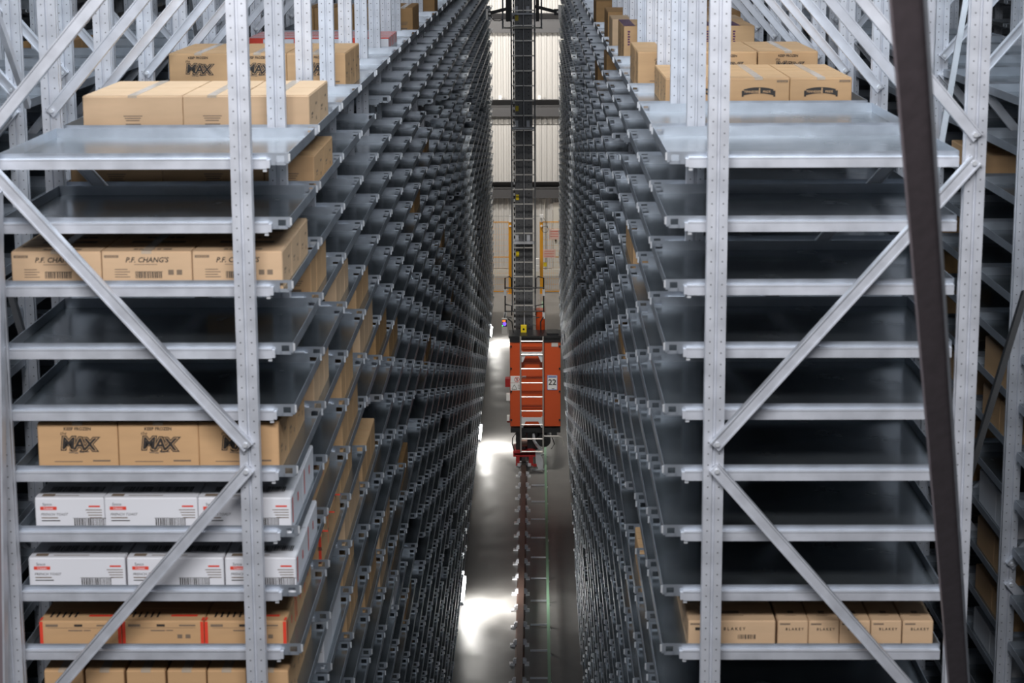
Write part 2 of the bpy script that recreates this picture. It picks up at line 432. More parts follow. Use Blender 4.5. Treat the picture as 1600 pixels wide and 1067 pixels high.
# ------------------------------------------------------------------ cartons
def carton_mesh(w_, h_, d_, mat, seam=True):
    m = MB(); m.cbox(-w_/2, w_/2, 0, d_, 0, h_-.003, .004)
    if seam:                        # two closed top flaps with the gap between them
        m.box(-w_/2+.003, w_/2-.003, .003, d_/2-.002, h_-.003, h_); m.box(-w_/2+.003, w_/2-.003, d_/2+.002, d_-.003, h_-.003, h_)
    return m.mesh('carton', mat)
def tape_mesh(w_, h_, d_):
    m = MB(); e = .0015
    m.box(-.024, .024, -.001, d_+.001, h_, h_+e); m.box(-.024, .024, -e, .0, h_-.012, h_+e)
    return m.mesh('tape', tapem)
def print_max(w_, h_, d_):
    m = MB(); y = -.0012; zt = h_
    put_text(m, 'KEEP FROZEN', 0, zt-.035, y, .021, 0, offset=.0006)
    put_text(m, 'the', -.070, zt-.058, y, .024, 0, shear=.4)
    for q_, (ch, xx) in enumerate((('M', -.048), ('A', .006), ('X', .054))):
        dz = (.004, 0, -.002)[q_]
        put_text(m, ch, xx, zt-.130+dz, y-.0001, .080, 0, offset=.0100, shear=.12)
    for q_, (ch, xx) in enumerate((('M', -.048), ('A', .006), ('X', .054))):
        dz = (.004, 0, -.002)[q_]
        put_text(m, ch, xx, zt-.130+dz, y-.0004, .080, 1, offset=.0050, shear=.12)
        put_text(m, ch, xx, zt-.130+dz, y-.0007, .080, 0, offset=.0022, shear=.12)
    for a_, b_, z_ in ((-.045, -.02, -.148), (-.018, .0, -.150), (.008, .03, -.147), (.032, .052, -.144)): rect(m, a_, b_, zt+z_, zt+z_+.006, y, 2)
    rect(m, w_*.18, w_*.40, zt-h_+.06, zt-h_+.068, y, 2); rect(m, -w_*.30, w_*.05, zt-h_+.058, zt-h_+.062, y, 2)
    return [ink, card, inkgrey], m
def print_pf(w_, h_, d_):
    m = MB(); y = -.0012
    rect(m, -w_/2+.012, -w_/2+.08, h_-.03, h_-.018, y, 1); put_text(m, 'KEEP FROZEN', -w_/2+.046, h_-.0275, y-.0003, .0085, 2)
    put_text(m, "P.F. CHANG'S", 0, h_-.052, y, .034, 0, shear=.25, offset=.0006)
    rect(m, -.06, .05, h_-.064, h_-.061, y, 1)
    for i in range(4): rect(m, -w_/2+.06, -w_/2+.12+.012*(i % 2), h_-.088-i*.012, h_-.084-i*.012, y, 1)
    barcode(m, -.055, .075, h_-.128, h_-.098, y, 0, seed=3); rect(m, -.055, .075, h_-.098, h_-.096, y, 0)
    for cx in (.10, .14): rect(m, cx, cx+.026, h_-.112, h_-.088, y, 1)
    for a_, b_ in ((-.07, -.05), (-.045, -.025), (-.01, .03), (.04, .06), (.07, .11)): rect(m, a_, b_, .04, .08, h_+.0012, 1, 'top')
    rect(m, -.12, .14, .25, .31, h_+.0012, 1, 'top')
    return [ink, inkgrey, card], m
def print_white(w_, h_, d_):
    m = MB(); y = -.0012; l = -w_/2
    put_text(m, 'Sysco', l+.06, h_-.040, y, .020, 0)
    rect(m, l+.025, l+.105, h_-.062, h_-.045, y, 1); put_text(m, 'Classic', l+.065, h_-.059, y-.0004, .017, 2)
    put_text(m, 'FRENCH TOAST', l+.092, h_-.090, y, .018, 0, shear=.2)
    rect(m, l+.03, l+.11, h_-.104, h_-.099, y, 3); rect(m, l+.03, l+.12, h_-.118, h_-.113, y, 0)
    rect(m, w_/2-.075, w_/2-.02, h_-.048, h_-.040, y, 1)
    for i in range(4): rect(m, w_/2-.09+.006*i, w_/2-.012, h_-.064-i*.013, h_-.060-i*.013, y, 3)
    barcode(m, .02, .17, h_-.155, h_-.105, y, 0, seed=5); rect(m, .015, .175, h_-.104, h_-.102, y, 0)
    rect(m, -w_*.25, w_*.12, .030, .038, h_+.0012, 3, 'top'); rect(m, l+.03, l+.09, .02, .06, h_+.0012, 3, 'top')
    barcode(m, -w_*.35, w_*.42, .10, .19, h_+.0012, 0, 'top', seed=9)
    return [ink, redink, whiteink, inkgrey], m
def print_orange(w_, h_, d_):
    m = MB(); y = -.0012
    for sx in (-1, 1):
        rect(m, *sorted((sx*w_/2, sx*(w_/2-.016))), .02, h_-.004, y, 1)
        rect(m, *sorted((sx*w_/2, sx*(w_/2-.012))), 0, .05, h_+.001, 1, 'top')
    rect(m, -w_/2+.03, -w_/2+.09, h_-.03, h_-.018, y, 2); rect(m, -.03, .01, h_-.03, h_-.018, y, 0); rect(m, w_*.2, w_*.4, h_-.028, h_-.02, y, 2)
    rect(m, -.06, .01, h_-.053, h_-.047, y, 2); rect(m, .016, .05, h_-.052, h_-.047, y, 2); rect(m, -w_*.4, w_*.4, h_-.037, h_-.0355, y, 2)
    for cx in (.07, .11): rect(m, cx, cx+.024, h_-.09, h_-.07, y, 2)
    for i in range(5): rect(m, -.16+i*.03, -.15+i*.03, .05, .13, h_+.001, 0, 'top')
    rect(m, .03, .16, .06, .09, h_+.001, 1, 'top')
    return [ink, redink, inkgrey], m
def print_blakey(w_, h_, d_):
    m = MB(); y = -.0012
    rect(m, -w_/2+.01, -w_/2+.06, h_-.022, h_-.014, y, 1); put_text(m, 'B L A K E Y', .008 if w_ < .2 else w_*.03, h_-.050, y, .018 if w_ < .2 else .022, 0, offset=.0004)
    if w_ > .2:
        barcode(m, .03, .12, h_-.095, h_-.072, y, 0, seed=4); rect(m, -w_*.42, -w_*.36, h_-.05, h_-.035, y, 0)
    rect(m, -w_*.2, w_*.15, .07, .075, h_+.001, 1, 'top'); rect(m, -w_*.1, w_*.1, .10, .14, h_+.001, 1, 'top')
    return [ink, inkgrey], m
def print_tenn(w_, h_, d_):
    m = MB(); y = -.0012
    n = 12; wd = .175; hh = .036; zc = h_-.085
    prev = None
    for i in range(n+1):                           # arched banner
        u = i/n*2-1; x = u*wd/2; z = zc+.012*(1-u*u)
        if prev: m.quad((prev[0], y, prev[1]-hh/2), (x, y, z-hh/2), (x, y, z+hh/2), (prev[0], y, prev[1]+hh/2), 0)
        prev = (x, z)
    for sx in (-1, 1): rect(m, *sorted((sx*wd/2, sx*(wd/2+.012))), zc-hh/2-.008, zc+hh/2-.008, y+.0002, 0)
    put_text(m, 'TENNESSEE', -.042, zc-.002, y-.0004, .0175, 1, offset=.0004); put_text(m, 'PRIDE', .048, zc-.002, y-.0004, .0175, 1, offset=.0004)
    rect(m, .002, .010, zc-.012, zc+.026, y-.0004, 1)
    rect(m, w_/2-.075, w_/2-.01, h_-.026, h_-.014, y, 2); put_text(m, 'KEEP FROZEN', w_/2-.042, h_-.0245, y-.0003, .0082, 1)
    return [ink, card, inkgrey], m
def print_plain(w_, h_, d_):
    m = MB(); y = -.0012
    for i in range(3): rect(m, -.05+.006*i, .05-.008*i, h_*.45-i*.012, h_*.45-i*.012+.005, y, 1)
    rect(m, -.04, .04, h_*.2, h_*.2+.012, y, 1)
    return [ink, inkgrey], m
def print_purple(w_, h_, d_):
    m = MB(); y = -.0012
    for i in range(6): rect(m, -w_/2, -w_/2+.09, i*d_/6, (i+.75)*d_/6, h_+.001, 0, 'top')
    for i in range(6): rect(m, -w_/2+.03, -w_/2+.05-.004*(i % 2), h_-.05-.02*i, h_-.037-.02*i, y, 0)
    rect(m, w_*.05, w_*.25, h_*.45, h_*.55, y, 1); rect(m, w_*.05, w_*.12, h_*.45, h_*.55, y-.0003, 2)
    return [purple, whiteink, blueink], m
def print_logo(w_, h_, d_):
    m = MB(); y = -.0012
    m.tube([(0, y+.0006, h_*.5), (0, y, h_*.5)], .022, 12, 1)
    rect(m, -.05, .06, h_*.22, h_*.22+.014, y, 0)
    return [ink, inkgrey], m
def side_marks(w_, h_, d_):
    m = MB()
    for sx in (-1, 1):
        x = sx*(w_/2+.001)
        rect(m, d_*.2, d_*.36, h_*.42, h_*.48, x, 0, 'side'); rect(m, d_*.2, d_*.32, h_*.34, h_*.37, x, 0, 'side'); rect(m, d_*.62, d_*.76, h_*.62, h_*.68, x, 0, 'side'); rect(m, d_*.66, d_*.72, h_*.2, h_*.3, x, 0, 'side')
    return m.mesh('side_marking', inkgrey)
STY = dict(  # material, print function, words for labels
 max=(card, print_max, 'bubble-logo kraft carton'), pf=(card2, print_pf, 'brush-lettered kraft carton'),
 white=(whitec, print_white, 'red-labelled white carton'), orange=(card, print_orange, 'red-cornered kraft carton'),
 blakey=(card2, print_blakey, 'black-lettered brown carton'), tenn=(card, print_tenn, 'banner-logo kraft carton'),
 plain=(card2, print_plain, 'pale brown carton'), dark=(card3, print_plain, 'dark brown carton'),
 logo=(card2, print_logo, 'round-logo brown carton'), purple=(card, print_purple, 'purple-edged kraft carton'),
 red=(whitec, None, 'low red-trimmed white carton'), kraft=(card, print_plain, 'plain kraft carton'))
_cm = {}
def carton(style, w_, h_, d_, x, y, z, label, group, detail=2, rz=0.0):
    key = (style, round(w_, 3), round(h_, 3), round(d_, 3))
    if key not in _cm:
        mat, pf, _ = STY[style]; e = {}
        if style == 'red':
            m = MB().cbox(-w_/2, w_/2, 0, d_, 0, h_, .004); e['box'] = m.mesh('carton', mat)
            q = MB().box(-w_/2-.001, w_/2+.001, -.001, .012, h_-.008, h_+.001).box(-w_/2-.001, -w_/2+.14, -.002, .001, .04, h_-.008)
            for yy_ in (.05, .15, .25): q.box(-w_/2-.001, w_/2+.001, yy_, yy_+.02, .03, h_+.001)
            e['trim'] = q.mesh('red_trim', redink)
        else:
            e['box'] = carton_mesh(w_, h_, d_, mat)
            if style not in ('white', 'orange', 'purple', 'blakey'): e['tape'] = tape_mesh(w_, h_, d_)
            mats, pm_ = pf(w_, h_, d_); e['printed_marking'] = pm_.mesh('printed_marking', mats)
            if style in ('white', 'orange'):
                q = MB()
                for sx in (-1, 1):
                    x_ = sx*(w_/2+.001); rect(q, d_*.1, d_*.16, h_*.2, h_*.9, x_, 0, 'side'); rect(q, d_*.55, d_*.62, h_*.45, h_*.7, x_, 0, 'side')
                e['side_marking'] = q.mesh('side_marking', redink)
            else: e['side_marking'] = side_marks(w_, h_, d_)
        _cm[key] = e
    e = _cm[key]
    o = put('carton', e['box'], None, (x, y, z), rz); tag(o, label, 'carton', group)
    if detail:
        for n in ('tape', 'printed_marking', 'side_marking', 'trim'):
            if n in e and (detail > 1 or n != 'side_marking'):
                put('red_trim' if n == 'trim' else n, e[n], o)
    return o
ORD = ['nearest aisle', 'second from aisle', 'third from aisle', 'fourth from aisle', 'fifth from aisle', 'sixth from aisle', 'seventh from aisle', 'eighth from aisle']
ROW = ['front row', 'second row', 'third row', 'fourth row']
def nth(n):
    a = ['first', 'second', 'third', 'fourth', 'fifth', 'sixth', 'seventh', 'eighth', 'ninth', 'tenth', 'eleventh', 'twelfth', 'thirteenth',
         'fourteenth', 'fifteenth', 'sixteenth', 'seventeenth', 'eighteenth', 'nineteenth', 'twentieth']
    return a[n] if n < 20 else 'twenty-'+a[n-20] if n < 29 else 'thirtieth'
RN = dict(L1='left rack', R1='right rack', L2='rear left rack', R2='rear right rack')
def fill(rn, i, k, style, ws, h_, d_, rows, start=None, y0=.03, detail=2, jit=.004, gap=.003, j0=0, allrows=1):
    """cartons on tray k of bay i: ws = widths starting at the aisle edge"""
    r = RACKS[rn]; s = r['s']; z = lipz(k)-.0485
    x = r['xa']+s*(start if start is not None else .03)
    for j, w_ in enumerate(ws):
        xc = x+s*w_/2
        for q in range(rows):
            if i >= 3 and k > 0 and (j > 1 or (j and q)): continue
            if q >= allrows and j > 0 and k > 0: continue          # hidden below the tray above
            lab = '%s, %s, %s, %s bay, %s shelf, %s' % (STY[style][2], ORD[j+j0], ROW[q], nth(i), nth(k), RN[rn])
            carton(style, w_, h_, d_, xc+random.uniform(-.3, .3)*gap, Y0+i*P+y0+q*(d_+max(.006, min(jit, .01)))+random.uniform(0, .7)*min(jit, .008), z, lab,
                   '%s on the %s' % (STY[style][2]+'s', RN[rn]), detail)
        x += s*(w_+gap)
LX = lambda px, Y: abs((px-837)/3226.5*Y)      # only used to read widths off
# left rack, first bay
fill('L1', 0, 2, 'pf', [.425, .425, .425], .182, .36, 3, start=.045, allrows=2)
fill('L1', 0, 5, 'max', [.385, .385, .385], .250, .36, 3, start=.085)
fill('L1', 0, 6, 'white', [.45, .45, .335], .180, .50, 2, start=.035)
fill('L1', 0, 7, 'white', [.345, .47, .47], .178, .50, 2, start=.02, gap=.008)
fill('L1', 0, 8, 'orange', [.40, .40, .40], .155, .37, 3, start=.075, gap=.005)
fill('L1', 0, 9, 'kraft', [.19, .19, .19, .19, .19, .19], .20, .36, 3, start=.075, gap=.012)
fill('L1', 1, 0, 'plain', [.355, .31, .53], .20, .50, 2, start=.05)
fill('L1', 1, 1, 'kraft', [.265, .54, .49], .180, .50, 2, start=.03)
fill('L1', 3, 0, 'max', [.385, .385, .385], .250, .36, 3, start=.10)
fill('L1', 6, 0, 'red', [.40, .40, .40], .12, .36, 3, start=.10)
fill('L1', 8, 0, 'dark', [.19]*6, .26, .36, 3, start=.05)
fill('L1', 11, 0, 'dark', [.3, .3, .3], .27, .36, 2, start=.03, detail=0)
# right rack, first bays
fill('R1', 0, 8, 'blakey', [.425], .155, .50, 2, start=.13)
fill('R1', 0, 8, 'blakey', [.148]*5, .155, .50, 2, start=.13+.436, gap=.004, j0=1)
fill('R1', 2, 0, 'tenn', [.365, .365, .365], .180, .28, 4, start=.16)
fill('R1', 3, 0, 'max', [.385, .39, .39], .250, .36, 3, start=.06, gap=.006)
fill('R1', 5, 0, 'purple', [.20]*5, .28, .36, 3, start=.08, detail=2, gap=.006)
fill('R1', 7, 0, 'dark', [.4, .4, .4], .27, .5, 2, start=.05)
fill('R1', 6, 0, 'plain', [.35, .35, .4], .27, .36, 2, start=.04, detail=1)
fill('R1', 9, 0, 'dark', [.4, .4, .4], .26, .5, 2, start=.02, detail=0)
# scattered loads deeper in the racks
used = {('L1', 1, 0), ('L1', 1, 1)}
for rn, i, k, st in want:
    w0 = random.choice((.19, .26, .33, .4)); n = 2 if w0 > .3 else 3
    hh = random.choice((.18, .2, .22)); dd = random.choice((.26, .36, .5)); rows = int(1.1/dd)
    fill(rn, i, k, st, [w0]*n, hh, dd, min(rows, 3), start=random.choice((.04, .06, .10)), detail=1 if i < 4 else 0, jit=.02)
# rear racks seen through the gaps
rr = random.Random(5)
for i in range(2, 9):
    for k in range(0, 13):
        c = visible(2.95, Y0+i*P, lipz(k))
        if not (1380 < c[0] < 1640 and -20 < c[1] < 1120): continue
        p_ = 0 if k < 2 else .10 if k < 4 else .45
        if rr.random() < p_:
            st = rr.choice(('dark', 'kraft', 'dark', 'kraft', 'white')); w0 = rr.choice((.3, .4))
            # loads near the rear edge, the side that shows
            fill('R2', i, k, st, [w0], rr.choice((.16, .2, .22)), .5, 2, start=W-.05-w0, detail=0, jit=.02, allrows=1 if i > 3 else 2)
for i, k in ((6, 0),):
    fill('L2', i, k, 'dark', [.4], .10, .5, 2, start=.05, detail=0)

# ------------------------------------------------------------------ floor rails
rail = MB()
rail.box(-.295, -.205, 22, 56, .135, .175).box(-.262, -.238, 22, 56, .03, .135).box(-.32, -.18, 22, 56, .012, .03)
rt = empty('running_rail', (-.25, 22, 0), 'rust-brown steel crane rail running down the aisle floor', 'rail')
o = part('rail_beam', rail, rustrail, rt, (.25, -22, 0))
cl = MB()
cl.box(-.15, .135, -.055, .055, 0, .024)
clips = MB()
for sx in (-1, 1):
    clips.box(sx*.045, sx*.10, -.05, .05, .014, .075); clips.box(sx*.03, sx*.085, -.035, .035, .075, .095)
    clips.tube([(sx*.115, -.03, .014), (sx*.115, -.03, .035)], .012, 6)
clm, clp = cl.mesh('base_plate', whitezinc), clips.mesh('rail_clamp', galv)
yy = 24.2
while yy < 55.5:
    b = put('base_plate', clm, rt, (0, yy-22, 0)); put('rail_clamp', clp, b)
    yy += .782
cr = empty('conductor_rail', (.17, 22, 0), 'thin green conductor rail on struts beside the crane rail', 'rail')
part('conductor_bar', MB().box(-.022, .022, 0, 34, .10, .135), greenr, cr)
sm = MB().box(-.27, .02, -.012, .012, .02, .045).box(-.012, .012, -.012, .012, .02, .1).mesh('strut', galv)
nb = MB().box(.018, .034, -.02, .02, .09, .115).mesh('insulator', whiteink)
for k in range(30): put('strut', sm, cr, (0, 1.0+k*1.12, 0)); put('insulator', nb, cr, (0, .6+k*1.12, 0))

# small lamps low on the left rack, shining on the aisle floor
for k, yc in enumerate((51.0, 40.6, 30.6, 20.6)):
    nm = ['farthest', 'third', 'second', 'nearest'][k]
    lt = empty('tube_lamp', (-1.14, yc, .28), '%s glowing tube lamp low on the left rack beside the aisle floor' % nm, 'lamp', 'tube lamps at the foot of the left rack')
    part('glass_tube', MB().tube([(0, -.6, 0), (0, .6, 0)], .022, 10), lampm, lt)
    part('lamp_bracket', MB().box(-.05, -.025, -.66, .66, -.02, .03).box(-.05, .02, -.66, -.62, -.02, .03).box(-.05, .02, .62, .66, -.02, .03), galv, lt)
    l = D.lights.new('tube_light', 'AREA'); l.shape = 'RECTANGLE'; l.size = 1.2; l.size_y = .04; l.energy = 110; l.color = (1, .97, .92)
    lo = D.objects.new('tube_light', l); C.objects.link(lo); lo.location = (-1.10, yc, .28)
    lo.rotation_euler = Vector((.9, 0, -.18)).to_track_quat('-Z', 'X').to_euler()

# ------------------------------------------------------------------ stacker crane
Yc = 38.5
cr = empty('stacker_crane', (-.25, Yc, .0), 'orange stacker crane with black mast and ladder standing in the aisle', 'crane')
def cpart(name, mb, mats, parent=None):       # crane parts are written in scene coordinates
    o = put(name, mb.mesh(name, mats), parent or cr)
    o.location = (.25, -Yc, 0) if parent is None else (0, 0, 0)
    return o
zt, zb = H-7.892, H-9.56
cab = cpart('control_cabinet', MB().cbox(-.508, .460, Yc, Yc+.55, zb, zt, .006), orange)
cpart('cabinet_lid', MB().box(-.53, .47, Yc-.03, Yc+.60, zt+.06, zt+.10).box(-.51, .465, Yc-.012, Yc+.57, zt-.02, zt+.06).box(.20, .42, Yc+.10, Yc+.5, zt+.10, zt+.13), blackm, cab)
cpart('door_seam', MB().box(-.306, -.302, Yc-.003, Yc, zb+.02, zt-.03).box(.150, .154, Yc-.003, Yc, zb+.02, zt-.03), blackm, cab)
for zz in (zt-.12, zt-.55, zt-1.0, zt-1.56):
    for xx in (-.50, .425):
        cpart('hinge', MB().box(xx, xx+.03, Yc-.016, Yc, zz, zz+.035), blackm, cab)
for zz in (zt-.10, zt-.40, zt-.70, zt-1.0, zt-1.3): cpart('pressed_rib', MB().box(-.27, .12, Yc-.010, Yc, zz-.010, zz+.005), orange, cab)
s22 = MB(); s22.box(.203, .399, Yc-.006, Yc-.001, H-8.844, H-8.555)
pl = cpart('number_plate', s22, whiteink, cab)
t22 = MB(); put_text(t22, '22', .301, H-8.745, Yc-.0075, .155, 0, offset=.003); rect(t22, .222, .38, H-8.600, H-8.578, Yc-.0075, 1)
rect(t22, .29, .34, H-8.828, H-8.815, Yc-.0075, 0)
for a, b, c, d in ((.203, .399, H-8.563, H-8.555), (.203, .399, H-8.844, H-8.836), (.203, .211, H-8.844, H-8.555), (.391, .399, H-8.844, H-8.555)): rect(t22, a, b, c, d, Yc-.0072, 1)
cpart('plate_lettering', t22, [ink, blueink], cab)
wp = MB().box(-.497, -.292, Yc-.006, Yc-.001, H-8.70, H-8.57).box(-.497, -.292, Yc-.006, Yc-.001, H-8.853, H-8.707).box(-.28, -.20, Yc-.006, Yc-.001, H-8.61, H-8.57)
cpart('warning_plate', wp, whiteink, cab)
wm = MB(); cx, cz = -.375, H-8.637
ring = [(cx+.045*math.cos(t), Yc-.008, cz+.045*math.sin(t)) for t in [i*math.pi/8 for i in range(17)]]
wm.tube(ring, .005, 6, 0); wm.bar((cx-.03, Yc-.008, cz+.03), (cx+.03, Yc-.008, cz-.03), .008, .003, 0)
wm.bar((cx, Yc-.0075, cz-.028), (cx+.004, Yc-.0075, cz+.026), .018, .002, 1)
for a, b in (((-.475, -8.83), (-.425, -8.74)), ((-.425, -8.74), (-.375, -8.83)), ((-.375, -8.83), (-.475, -8.83))):
    wm.bar((a[0], Yc-.0075, H+a[1]), (b[0], Yc-.0075, H+b[1]), .007, .002, 1)
for i in range(5): rect(wm, -.36, -.305, H-8.745-i*.02, H-8.74-i*.02, Yc-.0075, 1)
cpart('warning_symbols', wm, [redink, ink], cab)
cpart('rating_label', MB().box(.285, .41, Yc-.005, Yc-.001, H-8.0, H-7.925), alu, cab)
# ladder on the cabinet
ld = MB()
for x in (-.303, .125): ld.tube([(x, Yc-.12, H-10.05), (x, Yc-.12, H-7.78)], .016, 8)
for z in (-7.87, -8.13, -8.405, -8.68, -8.955, -9.23, -9.50, -9.78, -10.03):
    ld.tube([(-.303, Yc-.12, H+z), (.125, Yc-.12, H+z)], .013, 6)
lad = cpart('front_ladder', ld, alu)
for z in (-8.08, -9.36):
    b = MB(); b.prism_xz([(-.285, H+z), (.108, H+z), (.108, H+z-.20), (.085, H+z-.20), (.03, H+z-.08), (-.21, H+z-.08), (-.262, H+z-.20), (-.285, H+z-.20)], Yc-.105, Yc-.09)
    b.box(-.285, -.27, Yc-.1, Yc, H+z-.06, H+z).box(.093, .108, Yc-.1, Yc, H+z-.06, H+z)
    cpart('ladder_bracket', b, whitezinc, cab)
# undercarriage
cpart('chassis', MB().box(-.50, .455, Yc-.02, Yc+.6, zb-.12, zb-.03).box(-.40, -.22, Yc+.02, Yc+.5, .25, zb-.12).box(-.18, .02, Yc+.1, Yc+.6, .45, zb-.12).box(.28, .39, Yc-.05, Yc, zb-.2, zb-.03), blackm)
cpart('motor', MB().tube([(.14, Yc-.02, .66), (.14, Yc+.35, .66)], .13, 16).tube([(.14, Yc-.05, .66), (.14, Yc-.02, .66)], .06, 12), blackm)
cpart('motor_duct', MB().tube([(-.06, Yc, .80), (-.05, Yc-.02, .66), (.02, Yc-.03, .55), (.09, Yc, .46)], .028, 8), galv)
cpart('copper_drum', MB().tube([(-.30, Yc+.02, .62), (-.18, Yc+.02, .62)], .09, 12), rustrail)
cpart('wheel_carriage', MB().box(-.45, -.02, Yc-.10, Yc+.5, .36, .47).box(-.40, -.33, Yc-.12, Yc-.02, .19, .40).box(-.15, -.07, Yc-.12, Yc-.02, .19, .40).box(-.43, -.04, Yc-.10, Yc-.06, .40, .43).box(-.07, .0, Yc-.12, Yc-.08, .17, .22), redp)
cpart('drive_wheel', MB().tube([(-.29, Yc+.12, .335), (-.21, Yc+.12, .335)], .15, 20), darkst)
cpart('wheel_guard', MB().prism_xz([(-.03, .45), (.06, .42), (.12, .30), (.12, .12), (.04, .10), (-.01, .22)], Yc-.10, Yc-.06).box(-.37, -.31, Yc-.13, Yc-.09, .18, .24).box(-.17, -.11, Yc-.13, Yc-.09, .18, .24), galv)
cpart('hook_pipe', MB().tube([(.12, Yc-.10, .77), (.42, Yc-.10, .77), (.48, Yc-.10, .74), (.52, Yc-.10, .66), (.54, Yc-.10, .56)], .014, 8), alu)
cpart('cable', MB().tube([(-.39, Yc-.03, .82), (-.46, Yc-.03, .72), (-.47, Yc-.03, .6), (-.43, Yc-.03, .47)], .012, 6).tube([(.30, Yc-.03, .72), (.34, Yc-.04, .6), (.28, Yc-.04, .5)], .01, 6), rubber)
cpart('side_sensor', MB().box(-.60, -.51, Yc+.05, Yc+.25, H-8.80, H-8.64).box(-.57, -.51, Yc+.05, Yc+.2, H-9.50, H-9.42), redp)
cpart('sensor_head', MB().box(-.58, -.51, Yc+.02, Yc+.15, H-9.06, H-8.93).box(-.57, -.52, Yc+.02, Yc+.12, H-9.46, H-9.36), whiteink)
# mast, with its own ladder
Ym = 39.35
ms = MB()
ms.box(-.40, -.26, Ym, Ym+.22, .45, H+1.2).box(-.21, -.07, Ym, Ym+.22, .45, H+1.2)
mast = cpart('mast', ms, darkst)
cpart('mast_spine', MB().box(-.248, -.222, Ym-.02, Ym+.2, .45, H+1.2), galv, mast)
cpart('mast_web', MB().box(-.26, -.21, Ym+.10, Ym+.2, .45, H+1.2), blackm, mast)
ho = MB()
for x in (-.33, -.14):
    z = 2.6
    while z < H-1.2: ho.tube([(x, Ym-.003, z), (x, Ym+.001, z)], .011, 6); z += .085
cpart('punched_hole', ho, blackm, mast)['kind'] = 'stuff'
cpart('cable_chain', MB().box(-.435, -.405, Ym-.02, Ym+.04, 2.7, H-.8), blackm, mast)
ch = MB(); z = 2.75
while z < H-.9: ch.box(-.432, -.408, Ym-.024, Ym-.02, z, z+.05); z += .11
cpart('chain_link', ch, whitezinc, mast)['kind'] = 'stuff'
ml = MB()
for x in (-.462, -.022): ml.box(x-.014, x+.014, Ym-.22, Ym-.19, 3.05, H+1.0)
ml.box(-.245, -.233, Ym-.10, Ym-.09, 3.05, H+1.0)
mlo = cpart('mast_ladder', ml, darkst)
z = H-1.70-.0
rg = MB().box(-.448, -.248, Ym-.215, Ym-.195, -.012, .012).box(-.230, -.036, Ym-.215, Ym-.195, -.012, .012).mesh('rung', alu)
n = 0
while z > 3.1:
    o = put('rung', rg, mlo); o.location = (0, 0, z); z -= .281; n += 1
for z in (4.4, 6.6, 8.75): cpart('mast_bracket', MB().box(-.47, -.02, Ym-.19, Ym, z-.03, z).box(-.40, -.34, Ym-.03, Ym, z, z+.12).box(-.18, -.12, Ym-.03, Ym, z, z+.12), galv, mast)
for z in (4.1, 5.2, 6.9, 8.6, 9.6): cpart('yellow_tag', MB().box(-.39, -.33, Ym-.012, Ym, z, z+.10), lemon, mast)
# second small cabinet, hoop guard, emergency box, control pendant
cpart('rear_cabinet', MB().cbox(-.01, .165, Ym+.1, Ym+.5, zt+.02, H-7.50, .005), orange)
g = MB()
for sx, x0, x1 in ((-1, -.60, -.475), (1, .14, -.01)):
    g.tube([(x1, Ym-.3, H-6.98), (x1, Ym-.3, H-6.78), (x1+(x0-x1)*.3, Ym-.3, H-6.74), (x0, Ym-.3, H-6.77), (x0, Ym-.3, H-7.52), (x1, Ym-.3, H-7.55)], .013, 8)
    g.tube([(x1, Ym-.3, H-7.50), (x1, Ym-.3, H-7.31), (x0, Ym-.3, H-7.28)], .013, 8)
    g.tube([(x0, Ym-.3, H-7.52), (x0+(.13 if sx < 0 else -.06), Ym-.45, H-7.60), (x0+(.17 if sx < 0 else -.05), Ym-.55, H-7.9)], .013, 8)
g.tube([(-.60, Ym-.3, H-6.96), (.14, Ym-.3, H-6.96)], .014, 8); g.tube([(-.60, Ym-.3, H-7.42), (.14, Ym-.3, H-7.42)], .014, 8)
cpart('ladder_guard', g, blackm)
for x in (-.60, .14):
    for z in (-7.05, -7.50): cpart('guard_clamp', MB().box(x-.025, x+.025, Ym-.33, Ym-.27, H+z-.06, H+z+.06), whitezinc)
cpart('warning_beacon', MB().box(-.30, -.19, Yc+.35, Yc+.50, zt+.10, zt+.22).tube([(-.245, Yc+.345, zt+.16), (-.245, Yc+.35, zt+.16)], .02, 8, 1), [lemon, blackm])
cpart('white_post', MB().box(.045, .07, Ym+.5, Ym+.53, .9, H-6.95), plinthm)
pn = cpart('control_panel', MB().cbox(-.665, -.555, Yc+.25, Yc+.33, H-7.81, H-7.50, .005), alu)
cpart('panel_screen', MB().box(-.655, -.565, Yc+.245, Yc+.25, H-7.66, H-7.52), blackm, pn)
cpart('panel_lamp', MB().tube([(-.61, Yc+.24, H-7.605), (-.61, Yc+.245, H-7.605)], .038, 14, 0).box(-.65, -.59, Yc+.24, Yc+.245, H-7.565, H-7.53, 1).box(-.655, -.64, Yc+.24, Yc+.245, H-7.655, H-7.63, 2), [scr1, scr2, scr3], pn)
cpart('panel_arm', MB().tube([(-.61, Yc+.29, H-7.50), (-.60, Yc+.45, H-7.45), (-.60, Ym-.3, H-7.45)], .01, 6), blackm)
